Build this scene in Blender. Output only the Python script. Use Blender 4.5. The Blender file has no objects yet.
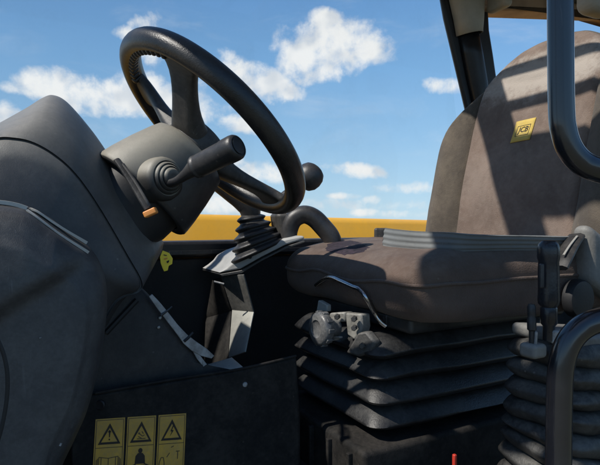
import bpy, bmesh, math, random
from mathutils import Vector, Matrix, noise
random.seed(7)
PI = math.pi
sc = bpy.context.scene
COL = sc.collection

# ------------------------------------------------------------------ frames
EYE = Vector((0, 0, 1.6)); FPX = 520.0; PITCH = math.radians(1.16)
YAW = math.radians(28)
FW = Vector((0, math.cos(PITCH), -math.sin(PITCH))); UPV = Vector((0, math.sin(PITCH), math.cos(PITCH)))
U = Vector((math.cos(YAW), math.sin(YAW), 0))          # towards the rear of the machine
V = Vector((-math.sin(YAW), math.cos(YAW), 0))         # towards its right hand side
Z = Vector((0, 0, 1))
def P(px, py, d):
    return EYE + Vector((1, 0, 0)) * ((px - 300) / FPX * d) + UPV * (-(py - 232.5) / FPX * d) + FW * d
def W(u, v, z): return U * u + V * v + Z * z
def PV(px, py, v):
    r = P(px, py, 1) - EYE
    return EYE + r * (v / r.dot(V))
def PU(px, py, u):
    r = P(px, py, 1) - EYE
    return EYE + r * (u / r.dot(U))

def dU(px, px0, d0):
    """depth along a plane that runs fore and aft through pixel column px0 at depth d0"""
    t = (px-300)/FPX; x0 = (px0-300)/FPX*d0
    return d0 + U.y*(t*d0 - x0)/(U.x - t*U.y)
# ------------------------------------------------------------------ mesh helpers
class MB:
    def __init__(s): s.v = []; s.f = []
    def add(s, vs, fs):
        o = len(s.v); s.v += [Vector(p) for p in vs]; s.f += [tuple(i + o for i in f) for f in fs]; return s
    def loft(s, rings, closed=True, cap=True):
        n = len(rings[0]); vs = [p for r in rings for p in r]; fs = []
        for k in range(len(rings) - 1):
            for i in range(n if closed else n - 1):
                j = (i + 1) % n
                fs.append((k*n+i, k*n+j, (k+1)*n+j, (k+1)*n+i))
        if cap and closed:
            for k, rev in ((0, True), (len(rings)-1, False)):
                c = sum((Vector(p) for p in rings[k]), Vector()) / n
                ci = len(vs); vs.append(c)
                for i in range(n):
                    j = (i+1) % n
                    fs.append((ci, k*n+j, k*n+i) if rev else (ci, k*n+i, k*n+j))
        return s.add(vs, fs)
    def tube(s, pts, r, n=20, steps=8, smooth=True, cap=True, flat=None):
        """r: number or list per control point; flat=(axis vector, ratio) squashes the section"""
        pts = [Vector(p) for p in pts]
        rs = r if isinstance(r, (list, tuple)) else [r] * len(pts)
        if smooth: pts, rs = spline(pts, rs, steps)
        rings = []; up = None
        for i, p in enumerate(pts):
            t = (pts[min(i+1, len(pts)-1)] - pts[max(i-1, 0)]).normalized()
            if up is None:
                up = t.orthogonal().normalized()
                if flat: up = (flat[0] - t * flat[0].dot(t)).normalized()
            up = (up - t * up.dot(t)).normalized(); sd = t.cross(up)
            k = flat[1] if flat else 1
            rings.append([p + up * (math.cos(2*PI*q/n) * rs[i] * k) + sd * (math.sin(2*PI*q/n) * rs[i]) for q in range(n)])
        return s.loft(rings, True, cap)
    def lathe(s, base, axis, prof, n=40, x=None, k=1.0):
        """prof: list of (radius, height along axis)"""
        ax = Vector(axis).normalized(); e = x.normalized() if x else ax.orthogonal().normalized(); g = ax.cross(e)
        rings = [[Vector(base) + ax*h + e*(math.cos(2*PI*q/n)*r) + g*(math.sin(2*PI*q/n)*r*k) for q in range(n)] for r, h in prof]
        return s.loft(rings, True, True)
    def rbox(s, fn, hx, hy, hz, r, n=8):
        """rounded box; fn maps local (x,y,z) to world"""
        lim = (hx, hy, hz); idx = {}; vs = []; fs = []
        def coords(h):
            m = max(h - r, 1e-5); q = [-h] ; 
            a = [-m - r*math.tan(t)  for t in (0.7853*(1-k/4) for k in range(4))]
            mid = [-m + 2*m*k/n for k in range(n+1)]
            b = [m + r*math.tan(0.7853*k/4) for k in range(1, 5)]
            return a + mid + b
        C3 = [coords(h) for h in lim]
        def vid(p):
            key = tuple(round(c, 6) for c in p)
            if key not in idx:
                q = Vector(p); inn = Vector([max(-(l-r), min(l-r, c)) for c, l in zip(p, lim)])
                dlt = q - inn
                if dlt.length > 1e-9: q = inn + dlt.normalized() * r
                idx[key] = len(vs); vs.append(fn(q.x, q.y, q.z))
            return idx[key]
        for ax in range(3):
            o1, o2 = [(1, 2), (2, 0), (0, 1)][ax]
            for sg in (-1, 1):
                A, B = C3[o1], C3[o2]
                for i in range(len(A)-1):
                    for j in range(len(B)-1):
                        q = []
                        for (a, b) in ((i, j), (i+1, j), (i+1, j+1), (i, j+1)):
                            p = [0, 0, 0]; p[ax] = sg*lim[ax]; p[o1] = A[a]; p[o2] = B[b]; q.append(vid(p))
                        if sg < 0: q.reverse()
                        fs.append(tuple(q))
        return s.add(vs, fs)
    def prism(s, pts, ext, holes=None):
        pts = [Vector(p) for p in pts]; n = len(pts); e = Vector(ext)
        vs = pts + [p + e for p in pts]
        fs = [tuple(range(n-1, -1, -1)), tuple(range(n, 2*n))] + [(i, (i+1) % n, n+(i+1) % n, n+i) for i in range(n)]
        return s.add(vs, fs)

def spline(pts, rs, steps=8):
    out = []; orr = []
    n = len(pts)
    for i in range(n-1):
        p0, p1, p2, p3 = pts[max(i-1, 0)], pts[i], pts[i+1], pts[min(i+2, n-1)]
        r0, r1, r2, r3 = rs[max(i-1, 0)], rs[i], rs[i+1], rs[min(i+2, n-1)]
        for k in range(steps):
            t = k/steps
            f = lambda a, b, c, d: 0.5*((2*b) + (c-a)*t + (2*a-5*b+4*c-d)*t*t + (3*b-a-3*c+d)*t*t*t)
            out.append(f(p0, p1, p2, p3)); orr.append(f(r0, r1, r2, r3))
    out.append(pts[-1]); orr.append(rs[-1])
    return out, orr
def cspline(pts, steps=6):
    n = len(pts); out = []
    for i in range(n):
        a, b, c, d = pts[(i-1) % n], pts[i], pts[(i+1) % n], pts[(i+2) % n]
        for k in range(steps):
            t = k/steps
            out.append(0.5*((2*b) + (c-a)*t + (2*a-5*b+4*c-d)*t*t + (3*b-a-3*c+d)*t*t*t))
    return out

def root_loc(o):
    l = Vector((0, 0, 0))
    while o is not None: l = l + o.location; o = o.parent
    return l
def tag(o, label=None, cat=None, group=None, kind=None):
    if label: o['label'] = label
    if cat: o['category'] = cat
    if group: o['group'] = group
    if kind: o['kind'] = kind
    return o
def thing(name, label, cat, loc, group=None):
    o = bpy.data.objects.new(name, None); COL.objects.link(o); o.location = loc; o.empty_display_size = .05
    return tag(o, label, cat, group)
def obj(name, mb, mat, parent=None, smooth=True, bevel=0, seg=2, angle=35, subsurf=0, solid=0):
    base = root_loc(parent) if parent else sum(mb.v, Vector()) / len(mb.v)
    me = bpy.data.meshes.new(name)
    me.from_pydata([p - base for p in mb.v], [], mb.f)
    bm = bmesh.new(); bm.from_mesh(me)
    bmesh.ops.recalc_face_normals(bm, faces=bm.faces)
    bm.to_mesh(me); bm.free()
    me.materials.append(mat)
    o = bpy.data.objects.new(name, me); COL.objects.link(o)
    if parent: o.parent = parent
    else: o.location = base
    if solid:
        m = o.modifiers.new('Solidify', 'SOLIDIFY'); m.thickness = solid; m.offset = 0
    if bevel:
        m = o.modifiers.new('Bevel', 'BEVEL'); m.width = bevel; m.segments = seg; m.limit_method = 'ANGLE'; m.angle_limit = math.radians(angle)
    if subsurf:
        m = o.modifiers.new('Subsurf', 'SUBSURF'); m.levels = subsurf; m.render_levels = subsurf
    if smooth:
        me.shade_smooth()
        try: me.set_sharp_from_angle(angle=math.radians(angle + 8))
        except Exception: pass
    return o

# ------------------------------------------------------------------ materials
class NT:
    def __init__(s, tree): s.t = tree; s.n = tree.nodes; s.l = tree.links
    def node(s, typ, **kw):
        n = s.n.new(typ)
        for k, v in kw.items():
            if k.startswith('i_'):
                key = k[2:]; key = int(key) if key.isdigit() else key.replace('_', ' ')
                s.set(n.inputs[key], v)
            else: setattr(n, k, v)
        return n
    def set(s, sock, v):
        if hasattr(v, 'bl_idname') or isinstance(v, bpy.types.NodeSocket): s.l.new(v, sock)
        else: sock.default_value = v
    def math(s, op, a, b=0.0, c=0.0, clamp=False):
        n = s.n.new('ShaderNodeMath'); n.operation = op; n.use_clamp = clamp
        s.set(n.inputs[0], a); s.set(n.inputs[1], b); s.set(n.inputs[2], c)
        return n.outputs[0]
    def noise(s, vec, scale, detail=4, rough=.55, dist=0.0):
        n = s.n.new('ShaderNodeTexNoise'); s.l.new(vec, n.inputs['Vector'])
        n.inputs['Scale'].default_value = scale; n.inputs['Detail'].default_value = detail
        n.inputs['Roughness'].default_value = rough; n.inputs['Distortion'].default_value = dist
        return n.outputs['Fac']
    def step(s, x, a, b, lo=0.0, hi=1.0):
        n = s.n.new('ShaderNodeMapRange'); n.interpolation_type = 'SMOOTHSTEP'
        s.set(n.inputs[0], x); n.inputs[1].default_value = a; n.inputs[2].default_value = b
        n.inputs[3].default_value = lo; n.inputs[4].default_value = hi
        return n.outputs[0]
    def mix(s, f, a, b, mode='MIX'):
        n = s.n.new('ShaderNodeMix'); n.data_type = 'RGBA'; n.blend_type = mode
        s.set(n.inputs[0], f)
        for sock, v in ((n.inputs[6], a), (n.inputs[7], b)):
            if isinstance(v, tuple): v = (*v, 1) if len(v) == 3 else v
            s.set(sock, v)
        return n.outputs[2]
def material(name, col, rough=.5, metal=0.0, var=.25, vscale=9, dust=None, damt=0.0, dscale=14, dtop=.5,
             bump=.15, bscale=220, scratch=0.0, scol=(.35, .34, .32), spec=.5, weave=0.0, stain=None, sheen=0.0, coat=0.0, big=.35, blend=None):
    m = bpy.data.materials.new(name); m.use_nodes = True
    t = NT(m.node_tree); t.n.clear()
    out = t.node('ShaderNodeOutputMaterial'); b = t.node('ShaderNodeBsdfPrincipled')
    t.l.new(b.outputs[0], out.inputs[0])
    co = t.node('ShaderNodeTexCoord').outputs['Object']
    geo = t.node('ShaderNodeNewGeometry')
    sep = t.node('ShaderNodeSeparateXYZ'); t.l.new(geo.outputs['Normal'], sep.inputs[0])
    nz = sep.outputs[2]
    n1 = t.noise(co, vscale, 5, .6)
    f1 = t.step(n1, .3, .7)
    c = t.mix(f1, tuple(x*(1-var) for x in col), tuple(min(1, x*(1+var)) for x in col))
    rfac = t.math('MULTIPLY_ADD', f1, .12, rough-.06)
    if blend:  # paints a lit look in: colour lightens on up-facing surfaces
        c = t.mix(t.math('MULTIPLY', t.step(nz, blend[1], blend[2]), blend[3]), c, blend[0])
    if dust:
        d1 = t.noise(co, dscale, 7, .68, .4); d2 = t.noise(co, dscale*9, 3, .7)
        up = t.step(nz, -.2, 1.0)
        up = t.math('MULTIPLY_ADD', up, dtop, 1-dtop)
        dm = t.math('MULTIPLY', t.step(t.math('MULTIPLY_ADD', d2, .35, t.math('MULTIPLY', d1, .8)), .42, .78), up)
        dm = t.math('MULTIPLY', dm, damt, clamp=True)
        c = t.mix(dm, c, dust)
        rfac = t.math('MAXIMUM', rfac, t.math('MULTIPLY', dm, 1.1))
        # specks
        vo = t.node('ShaderNodeTexVoronoi'); t.l.new(co, vo.inputs['Vector']); vo.inputs['Scale'].default_value = 75
        sp = t.math('MULTIPLY', t.step(vo.outputs['Distance'], .16, .08), t.step(t.noise(co, 23, 2), .58, .66))
        c = t.mix(t.math('MULTIPLY', sp, min(1, damt*.9)), c, dust)
    if scratch:
        mp = t.node('ShaderNodeMapping'); t.l.new(co, mp.inputs[0]); mp.inputs['Scale'].default_value = (60, 60, 5); mp.inputs['Rotation'].default_value = (.2, .35, .1)
        s1 = t.noise(mp.outputs[0], 3, 4, .7, .6)
        sm = t.math('MULTIPLY', t.step(s1, .6, .68), t.step(t.noise(co, 12, 4), .42, .62))
        c = t.mix(t.math('MULTIPLY', sm, scratch), c, scol)
    if stain:
        for (pt, rad, scol2, amt) in stain:
            vm = t.node('ShaderNodeVectorMath', operation='SUBTRACT'); t.l.new(co, vm.inputs[0]); vm.inputs[1].default_value = pt
            v2 = t.node('ShaderNodeVectorMath', operation='DIVIDE'); t.l.new(vm.outputs[0], v2.inputs[0]); v2.inputs[1].default_value = rad
            v3 = t.node('ShaderNodeVectorMath', operation='LENGTH'); t.l.new(v2.outputs[0], v3.inputs[0])
            dd = t.math('ADD', v3.outputs['Value'], t.math('MULTIPLY_ADD', t.noise(co, 42, 5, .7), 1.5, -.75))
            c = t.mix(t.math('MULTIPLY', t.step(dd, 1.25, .45), amt), c, scol2)
    t.set(b.inputs['Base Color'], c)
    t.set(b.inputs['Roughness'], rfac)
    b.inputs['Metallic'].default_value = metal
    b.inputs['Specular IOR Level'].default_value = spec
    if sheen:
        b.inputs['Sheen Weight'].default_value = sheen; b.inputs['Sheen Roughness'].default_value = .5
    if coat:
        b.inputs['Coat Weight'].default_value = coat; b.inputs['Coat Roughness'].default_value = .12
    h = t.noise(co, bscale, 3, .6)
    if weave:
        w1 = t.node('ShaderNodeTexWave', wave_type='BANDS', bands_direction='DIAGONAL'); t.l.new(co, w1.inputs[0]); w1.inputs['Scale'].default_value = weave; w1.inputs['Distortion'].default_value = 1.2
        w2 = t.node('ShaderNodeTexWave', wave_type='BANDS', bands_direction='Z'); t.l.new(co, w2.inputs[0]); w2.inputs['Scale'].default_value = weave; w2.inputs['Distortion'].default_value = 1.2
        h = t.math('ADD', h, t.math('MULTIPLY', t.math('MULTIPLY', w1.outputs['Fac'], w2.outputs['Fac']), .8))
    h2 = t.noise(co, 26, 4, .6)
    h = t.math('MULTIPLY_ADD', h2, big, h)
    bp = t.node('ShaderNodeBump'); bp.inputs['Strength'].default_value = bump; bp.inputs['Distance'].default_value = .002
    t.l.new(h, bp.inputs['Height']); t.l.new(bp.outputs[0], b.inputs['Normal'])
    return m

DUST = (.33, .30, .26)
M = {}
M['cowl'] = material('cowl_plastic', (.040, .039, .040), .46, var=.05, dust=(.40, .37, .32), damt=.25, dscale=22, dtop=.9, bump=.28, bscale=1100, big=.1, blend=((.18, .172, .155), .1, .75, .95))  # paler up-facing colour imitates sunlight on the hood
M['panel'] = material('panel_plastic', (.042, .0415, .043), .5, var=.06, dust=(.24, .235, .22), damt=.22, dscale=24, dtop=.2, bump=.28, bscale=1000, big=.08, scratch=.3, scol=(.16, .16, .165))
M['lowpanel'] = material('lower_plastic', (.017, .0165, .0165), .65, var=.15, dust=(.13, .12, .11), damt=.4, dscale=7, dtop=.4, bump=.3, bscale=500)
M['column'] = material('column_plastic', (.030, .0295, .029), .48, var=.06, dust=(.40, .36, .29), damt=.35, dscale=20, dtop=.9, bump=.25, bscale=1000, blend=((.26, .24, .195), -.1, .45, .92))  # upper side painted paler, as if the sun struck it
M['black'] = material('black_plastic', (.022, .022, .024), .42, var=.2, dust=DUST, damt=.16, dscale=18, bump=.15, bscale=700)
M['rim'] = material('wheel_rim_rubber', (.014, .0138, .0142), .36, var=.25, dust=(.20, .175, .15), damt=.14, dscale=16, dtop=.3, bump=.25, bscale=420)
M['spoke'] = material('wheel_spoke_plastic', (.027, .0265, .026), .5, var=.2, dust=(.30, .27, .23), damt=.25, dscale=14, dtop=.4, bump=.22, bscale=800, scratch=.2)
M['rubber'] = material('black_rubber', (.0105, .0106, .0115), .45, var=.25, dust=(.26, .25, .23), damt=.16, dscale=16, dtop=.6, bump=.3, bscale=350)
M['gaiter'] = material('dusty_gaiter_rubber', (.022, .022, .0225), .55, var=.25, dust=(.40, .38, .34), damt=.28, dscale=14, dtop=.6, bump=.35, bscale=300)
M['silver'] = material('grey_painted_console', (.34, .34, .33), .5, var=.15, dust=(.5, .48, .43), damt=.3, bump=.12, bscale=600, scratch=.35, scol=(.1, .1, .1))
M['bracket'] = material('worn_bracket_steel', (.33, .33, .30), .5, metal=.15, var=.2, dust=(.45, .43, .37), damt=.45, scratch=.8, scol=(.10, .10, .10), bump=.2)
M['darksteel'] = material('scuffed_black_steel', (.03, .03, .031), .45, metal=.2, var=.3, dust=(.2, .19, .17), damt=.3, scratch=.6, scol=(.24, .24, .24), bump=.2)
M['interior'] = material('interior_black', (.011, .011, .012), .7, var=.3, dust=(.05, .05, .05), damt=.3, bump=.2)
M['tube'] = material('gloss_black_rail_paint', (.010, .011, .015), .26, var=.2, bump=.04, bscale=120, coat=.6, spec=.6, scratch=.08, scol=(.3, .3, .3))
M['pillar'] = material('pillar_black', (.008, .008, .0095), .42, var=.2, dust=(.10, .10, .10), damt=.2, bump=.15)
M['beige'] = material('beige_trim', (.40, .37, .31), .6, var=.1, dust=(.22, .19, .15), damt=.4, bump=.2)
M['tan'] = material('tan_headlining', (.34, .24, .17), .8, var=.25, dust=(.45, .38, .3), damt=.3, bump=.3)
M['roof'] = material('roof_lining', (.16, .15, .135), .8, var=.2, bump=.3)
M['boom'] = material('boom_yellow_paint', (.95, .475, .042), .42, var=.06, vscale=2.5, dust=(.62, .38, .10), damt=.35, dscale=5, dtop=.2, bump=.08, bscale=60, scratch=.15, scol=(.45, .3, .1))
M['orange'] = material('orange_plastic', (.75, .27, .05), .45, var=.15, dust=(.5, .35, .2), damt=.3)
M['tagyellow'] = material('yellow_tag', (1.0, .70, .05), .5, var=.06, bump=.05)
M['decal'] = material('decal_yellow', (.60, .34, .045), .5, var=.15, vscale=20, dust=(.24, .2, .13), damt=.5, dscale=25, dtop=0, bump=.05)
M['ink'] = material('decal_ink', (.018, .013, .01), .55, var=.1, bump=.03)
M['inkbrown'] = material('decal_brown_ink', (.10, .065, .03), .55, var=.1, bump=.03)
M['patch'] = material('embroidered_patch', (.60, .42, .075), .75, var=.1, vscale=40, dust=(.5, .4, .2), damt=.4, dtop=0, dscale=30, bump=.5, bscale=900)
M['chrome'] = material('bright_bar_steel', (.55, .55, .56), .25, metal=1.0, var=.15, dust=(.25, .23, .2), damt=.3, dtop=.3, bump=.1)
M['belt'] = material('belt_webbing', (.22, .235, .24), .6, var=.12, dust=(.36, .35, .32), damt=.35, bump=.6, bscale=500, weave=700)
M['alu'] = material('grey_linkage_metal', (.30, .30, .30), .5, metal=.2, var=.35, vscale=60, dust=(.4, .39, .36), damt=.5, scratch=.8, scol=(.08, .08, .08), bump=.25)
M['edge'] = material('glint_and_worn_edge', (.36, .345, .315), .35, metal=.2, var=.2, dust=(.5, .48, .42), damt=.4, bump=.15)
M['red'] = material('red_plastic', (.6, .05, .03), .4, bump=.05)
M['knob'] = material('dusty_knob', (.05, .053, .057), .4, var=.3, dust=(.36, .35, .33), damt=.45, dscale=30, dtop=.2, bump=.2)
M['kick'] = material('kick_plate_black', (.0085, .0082, .008), .75, spec=.25, var=.2, dust=(.075, .066, .057), damt=.4, dscale=14, dtop=.1, bump=.25, bscale=500)
M['grip'] = material('lever_grip_plastic', (.018, .018, .022), .3, var=.3, dust=(.2, .2, .2), damt=.15, bump=.12, bscale=300)
M['collar'] = material('dusty_lit_collar', (.16, .157, .148), .6, var=.2, dust=(.45, .43, .38), damt=.4, bump=.25)
M['bracketdark'] = material('scratched_bracket', (.085, .085, .082), .5, metal=.1, var=.25, dust=(.3, .29, .26), damt=.5, dtop=.1, scratch=.9, scol=(.34, .34, .32), bump=.2)
M['mech'] = material('grubby_mount_steel', (.17, .165, .15), .55, metal=.1, var=.4, vscale=30, dust=(.42, .4, .35), damt=.5, dscale=40, scratch=.6, scol=(.05, .05, .05), bump=.3)
M['chip'] = material('bare_chip', (.22, .22, .215), .7, var=.5, vscale=150)
M['seal'] = material('window_seal_rubber', (.010, .010, .011), .6, bump=.1)

# ------------------------------------------------------------------ setting: ground
def ground_mat():
    m = bpy.data.materials.new('field_grass'); m.use_nodes = True; t = NT(m.node_tree)
    b = t.n['Principled BSDF']; co = t.node('ShaderNodeTexCoord').outputs['Object']
    a = t.noise(co, .08, 6); c = t.noise(co, 3.0, 6, .7)
    col = t.mix(t.step(a, .35, .65), (.060, .072, .035), (.11, .108, .065)); col = t.mix(t.step(c, .4, .7), col, (.15, .135, .11))
    t.set(b.inputs['Base Color'], col); b.inputs['Roughness'].default_value = .95
    return m
mb = MB(); rings = []
for r in (.01, 3, 10, 40, 160, 700, 3000):
    rings.append([Vector((math.cos(2*PI*k/64)*r, math.sin(2*PI*k/64)*r, 0)) for k in range(64)])
mb.loft(rings, True, False)
tag(obj('ground', mb, ground_mat()), kind='structure')

# ------------------------------------------------------------------ cab body
cab = thing('cab_body', 'dark operator cab shell with black corner pillar, beige trim and roof around the seat', 'vehicle cab', W(.6, .85, 1.0))
def slab(mb, u0, u1, v0, v1, z0, z1):
    mb.prism([W(u0, v0, z0), W(u1, v0, z0), W(u1, v1, z0), W(u0, v1, z0)], Z*(z1-z0)); return mb
VR = 1.27
obj('cab_floor', slab(MB(), -.45, 2.1, .36, 1.24, .96, 1.0), M['interior'], cab, bevel=.004)
mb = MB(); slab(mb, -.45, 2.1, VR-.012, VR+.028, 1.0, 1.51); obj('side_wall', mb, M['interior'], cab, bevel=.004)
mb = MB(); slab(mb, -.45, 2.12, VR-.03, VR+.05, 1.513, 1.553); sill = obj('window_sill', mb, M['pillar'], cab, bevel=.008)
mb = MB(); slab(mb, -.45, 2.12, VR-.036, VR-.031, 1.522, 1.531); obj('sill_ridge', mb, M['darksteel'], sill)
obj('front_wall', slab(MB(), -.45, -.41, .40, 1.25, 1.002, 1.52), M['interior'], cab, bevel=.004)
obj('rear_wall', slab(MB(), 2.06, 2.1, .40, 1.25, 1.002, 1.50), M['interior'], cab, bevel=.004)
# rear right pillar, read in its own plane
def pillar(outline, v0, v1, name, mat, parent, bevel=.008):
    pts = [PV(a, b, v0) for a, b in outline]
    return obj(name, MB().prism(pts, V*(v1-v0)), mat, parent, bevel=bevel)
pil = pillar([(441, -10), (446, 18), (456, 60), (467, 107), (476, 150), (505, 150), (499, 90), (494, 55), (490, 30), (489, 12), (493, -10)], VR, VR+.018, 'corner_pillar', M['pillar'], cab)
# moulded inner cover on the pillar: rounded strip
def strip_cover(L, R, v, bulge, mb, n=10):
    rows = []
    for (a, b), (c, d) in zip(L, R):
        p, q = PV(a, b, v), PV(c, d, v); row = []
        for k in range(n+1):
            s = k/n; row.append(p.lerp(q, s) - V*(bulge*(1-(2*s-1)**2)**.6))
        rows.append(row)
    return mb.loft(rows, False, False)
obj('pillar_cover', strip_cover([(458.5, 36), (462, 55), (467, 80), (474, 110), (482, 150)], [(477, 34), (481, 55), (485, 80), (489, 110), (493, 150)], VR-.001, .03, MB()), M['pillar'], pil, solid=.003)
obj('pillar_trim', strip_cover([(446.5, -12), (449, 0), (453.5, 20), (456.5, 36.5)], [(482, -12), (482, 0), (480.5, 20), (479, 34)], VR-.002, .045, MB()), M['beige'], pil, solid=.004)
# roof: rear half lined, front half open guard with bars
mb = MB(); slab(mb, .86, 2.2, .36, 1.34, 2.42, 2.50); roof = obj('roof_panel', mb, M['roof'], cab, bevel=.02)
hdr = [PU(480, 9, 1.47), PU(620, 13, 1.47)]
h0, h1 = PV(478, 8.0, VR-.03), PV(640, 15.5, VR-.03)
mb = MB().prism([h0, h1, Vector((h1.x, h1.y, 2.418)), Vector((h0.x, h0.y, 2.418))], V*.09); obj('rear_side_header', mb, M['tan'], cab, bevel=.012, seg=3)
mb = MB(); slab(mb, 2.05, 2.12, .42, VR-.04, 2.36, 2.417); obj('rear_header', mb, M['tan'], cab, bevel=.012, seg=3)
obj('rear_pillar', slab(MB(), 2.10, 2.18, VR-.03, VR+.05, 1.555, 2.418), M['pillar'], cab, bevel=.012)
obj('rear_pillar', slab(MB(), 2.10, 2.18, .36, .44, 1.0, 2.418), M['pillar'], cab, bevel=.012)
mb = MB(); slab(mb, .86, 1.36, VR-.05, VR+.05, 2.36, 2.418); obj('side_header_or_shade', mb, M['roof'], cab, bevel=.012)
mb = MB().rbox(lambda x, y, z: P(597, -2, 1.32) + U*x + V*y + Z*z, .05, .035, .045, .03, 6); obj('ceiling_moulding', mb, M['beige'], cab)
mb = MB().rbox(lambda x, y, z: PV(499, 1, VR-.06) + U*x + V*y + Z*(z), .02, .045, .03, .018, 4); obj('ceiling_moulding', mb, M['beige'], cab)
obj('side_header_or_shade', slab(MB(), -.28, .858, .30, .548, 2.385, 2.44), M['roof'], cab, bevel=.015)  # unseen near header, made wide to keep sun off the gaiter
obj('roof_shade_plate', slab(MB(), .27, .475, .60, .885, 2.475, 2.49), M['roof'], cab, bevel=.005)  # added unseen plate that shades the lower backrest
for v in (.50, .86, 1.20):  # middle bar is added, thick and diagonal, to shade the backrest
    obj('roof_guard_or_shade_bar', MB().tube([W(.875, v, 2.455), W(.2, v, 2.45), W(-.25, v, 2.36), W(-.44, v, 2.0), W(-.44, v, 1.5)] if v in (.5, 1.2) else [W(.875, 1.11, 2.455), W(.31, .835, 2.452), W(-.25, .56, 2.36)], .022 if v != .86 else .046, 12), M['tube'], cab)
for u, z in ((-.22, 2.37), (.60, 2.455), (.715, 2.455)):
    obj('roof_guard_or_shade_bar', MB().tube([W(u, .46, z), W(u, 1.24, z)], .015, 12, smooth=False), M['tube'], cab)
# near side door post that carries the two rails, and near sill
obj('door_post', slab(MB(), .84, .94, .30, .36, 1.0, 2.44), M['pillar'], cab, bevel=.015)
obj('door_sill', slab(MB(), -.45, .838, .30, .36, .96, 1.03), M['darksteel'], cab, bevel=.008)
# thin side window glass
def glass_mat():
    m = bpy.data.materials.new('thin_window_glass'); m.use_nodes = True; t = NT(m.node_tree); t.n.clear()
    out = t.node('ShaderNodeOutputMaterial'); tr = t.node('ShaderNodeBsdfTransparent'); gl = t.node('ShaderNodeBsdfGlossy')
    df = t.node('ShaderNodeBsdfDiffuse'); df.inputs[0].default_value = (.5, .5, .48, 1)
    tr.inputs[0].default_value = (.96, .98, .975, 1); gl.inputs['Roughness'].default_value = .03
    co = t.node('ShaderNodeTexCoord').outputs['Object']
    dm = t.math('MULTIPLY', t.step(t.noise(co, 7, 7, .7), .45, .8), .05)
    m1 = t.node('ShaderNodeMixShader'); t.l.new(dm, m1.inputs[0]); t.l.new(tr.outputs[0], m1.inputs[1]); t.l.new(df.outputs[0], m1.inputs[2])
    m2 = t.node('ShaderNodeMixShader'); m2.inputs[0].default_value = .025; t.l.new(m1.outputs[0], m2.inputs[1]); t.l.new(gl.outputs[0], m2.inputs[2])
    t.l.new(m2.outputs[0], out.inputs[0]); return m
GL = glass_mat()
mb = MB(); a = W(-.40, VR+.012, 1.554); mb.add([a, W(1.33, VR+.012, 1.554), W(1.20, VR+.012, 2.36), W(-.40, VR+.012, 2.36)], [(0, 1, 2, 3)])
obj('window_glass', mb, GL, cab, smooth=False)

# ------------------------------------------------------------------ boom beyond the window
bm_ = thing('loader_boom', 'long yellow steel loader boom seen through the far side window', 'boom', W(.8, 1.72, 1.1))
def zt(u): return 1.6255 - .018*(u-.45)
mb = MB()
ringsB = []
for u in [-2.2 + .2*k for k in range(31)]:
    t_ = zt(u); ringsB.append([W(u, 1.60+a, t_+b) for a, b in ((-.125, -.34), (-.010, -.02), (0, -.007), (.012, 0), (.26, 0), (.274, -.006), (.28, -.02), (.28, -.34))])
mb.loft(ringsB, True, True); obj('boom_tube', mb, M['boom'], bm_)
mb = MB().tube([W(-2, 1.45, 1.33), W(3, 1.45, 1.28)], .012, 10, smooth=False); obj('hydraulic_pipe', mb, M['darksteel'], bm_)

# ------------------------------------------------------------------ dashboard cowl
cowl = thing('dashboard_cowl', 'large dark grey plastic instrument cowl with a curved seam left of the steering column', 'dashboard', P(40, 330, .86))
K1 = [(-200, 270), (-60, 160), (-20, 133.5), (0, 122.5), (26, 108), (42, 98), (53, 95), (67, 102), (88, 125.5), (106, 150.5), (135, 197), (160, 236), (163, 247), (155, 262), (125, 301), (90, 345), (20, 350), (-200, 350)]
K0 = [(-200, 260), (-60, 158), (-20, 141), (0, 137), (14, 137.5), (28, 140), (42, 146), (56, 155), (70, 167), (85, 185), (104, 214), (129, 257), (142, 281), (139, 292), (117, 302), (85, 345), (20, 350), (-200, 350)]
def ringpx(K, d, steps=6, ref=(85, .735)): return cspline([P(a, b, d + dU(a, *ref) - ref[1]) for a, b in K], steps)
def lerpK(A, B, t): return [(a[0]+(b[0]-a[0])*t, a[1]+(b[1]-a[1])*t) for a, b in zip(A, B)]
def shrink(K, f, c=(40, 250)): return [(c[0]+(a-c[0])*f, c[1]+(b-c[1])*f) for a, b in K]
dN, dF = .735, .86
R = [ringpx(shrink(K0, .985), dN+.004), ringpx(K0, dN), ringpx(lerpK(K0, K1, .22), dN+.008), ringpx(lerpK(K0, K1, .45), dN+.024), ringpx(lerpK(K0, K1, .67), dN+.047), ringpx(lerpK(K0, K1, .86), dN+.08), ringpx(lerpK(K0, K1, .965), dN+.105), ringpx(K1, dF), ringpx(shrink(K1, .97), .93), ringpx(shrink(K1, .9), 1.02)]
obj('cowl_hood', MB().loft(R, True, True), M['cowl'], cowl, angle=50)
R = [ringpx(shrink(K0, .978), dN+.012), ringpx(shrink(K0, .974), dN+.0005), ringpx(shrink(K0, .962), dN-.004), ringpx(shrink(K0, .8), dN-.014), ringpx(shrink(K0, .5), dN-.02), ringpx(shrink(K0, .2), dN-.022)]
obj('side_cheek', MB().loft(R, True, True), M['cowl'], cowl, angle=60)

# ------------------------------------------------------------------ near side panel
sp = thing('side_panel', 'dark grey scuffed plastic side panel with sun highlights modelled as pale strips along its top edge', 'panel', P(40, 600, .64))
F0 = [(-160, 206), (-30, 205.5), (0, 206.5), (18, 209), (29, 213), (48, 227), (70, 242), (88, 254), (99, 270), (105.5, 290), (104, 325), (96, 370), (85, 410), (72, 440), (55, 480), (30, 580), (-160, 580)]
F1 = [(-160, 199), (-30, 200), (0, 201), (20, 204), (32, 208), (52, 219), (74, 236), (92, 250), (102, 268), (107, 290), (105.5, 326), (98, 371), (87, 411), (74, 441), (57, 481), (32, 580), (-160, 580)]
cF = (20, 380)
SREF = (60, .62)
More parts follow.
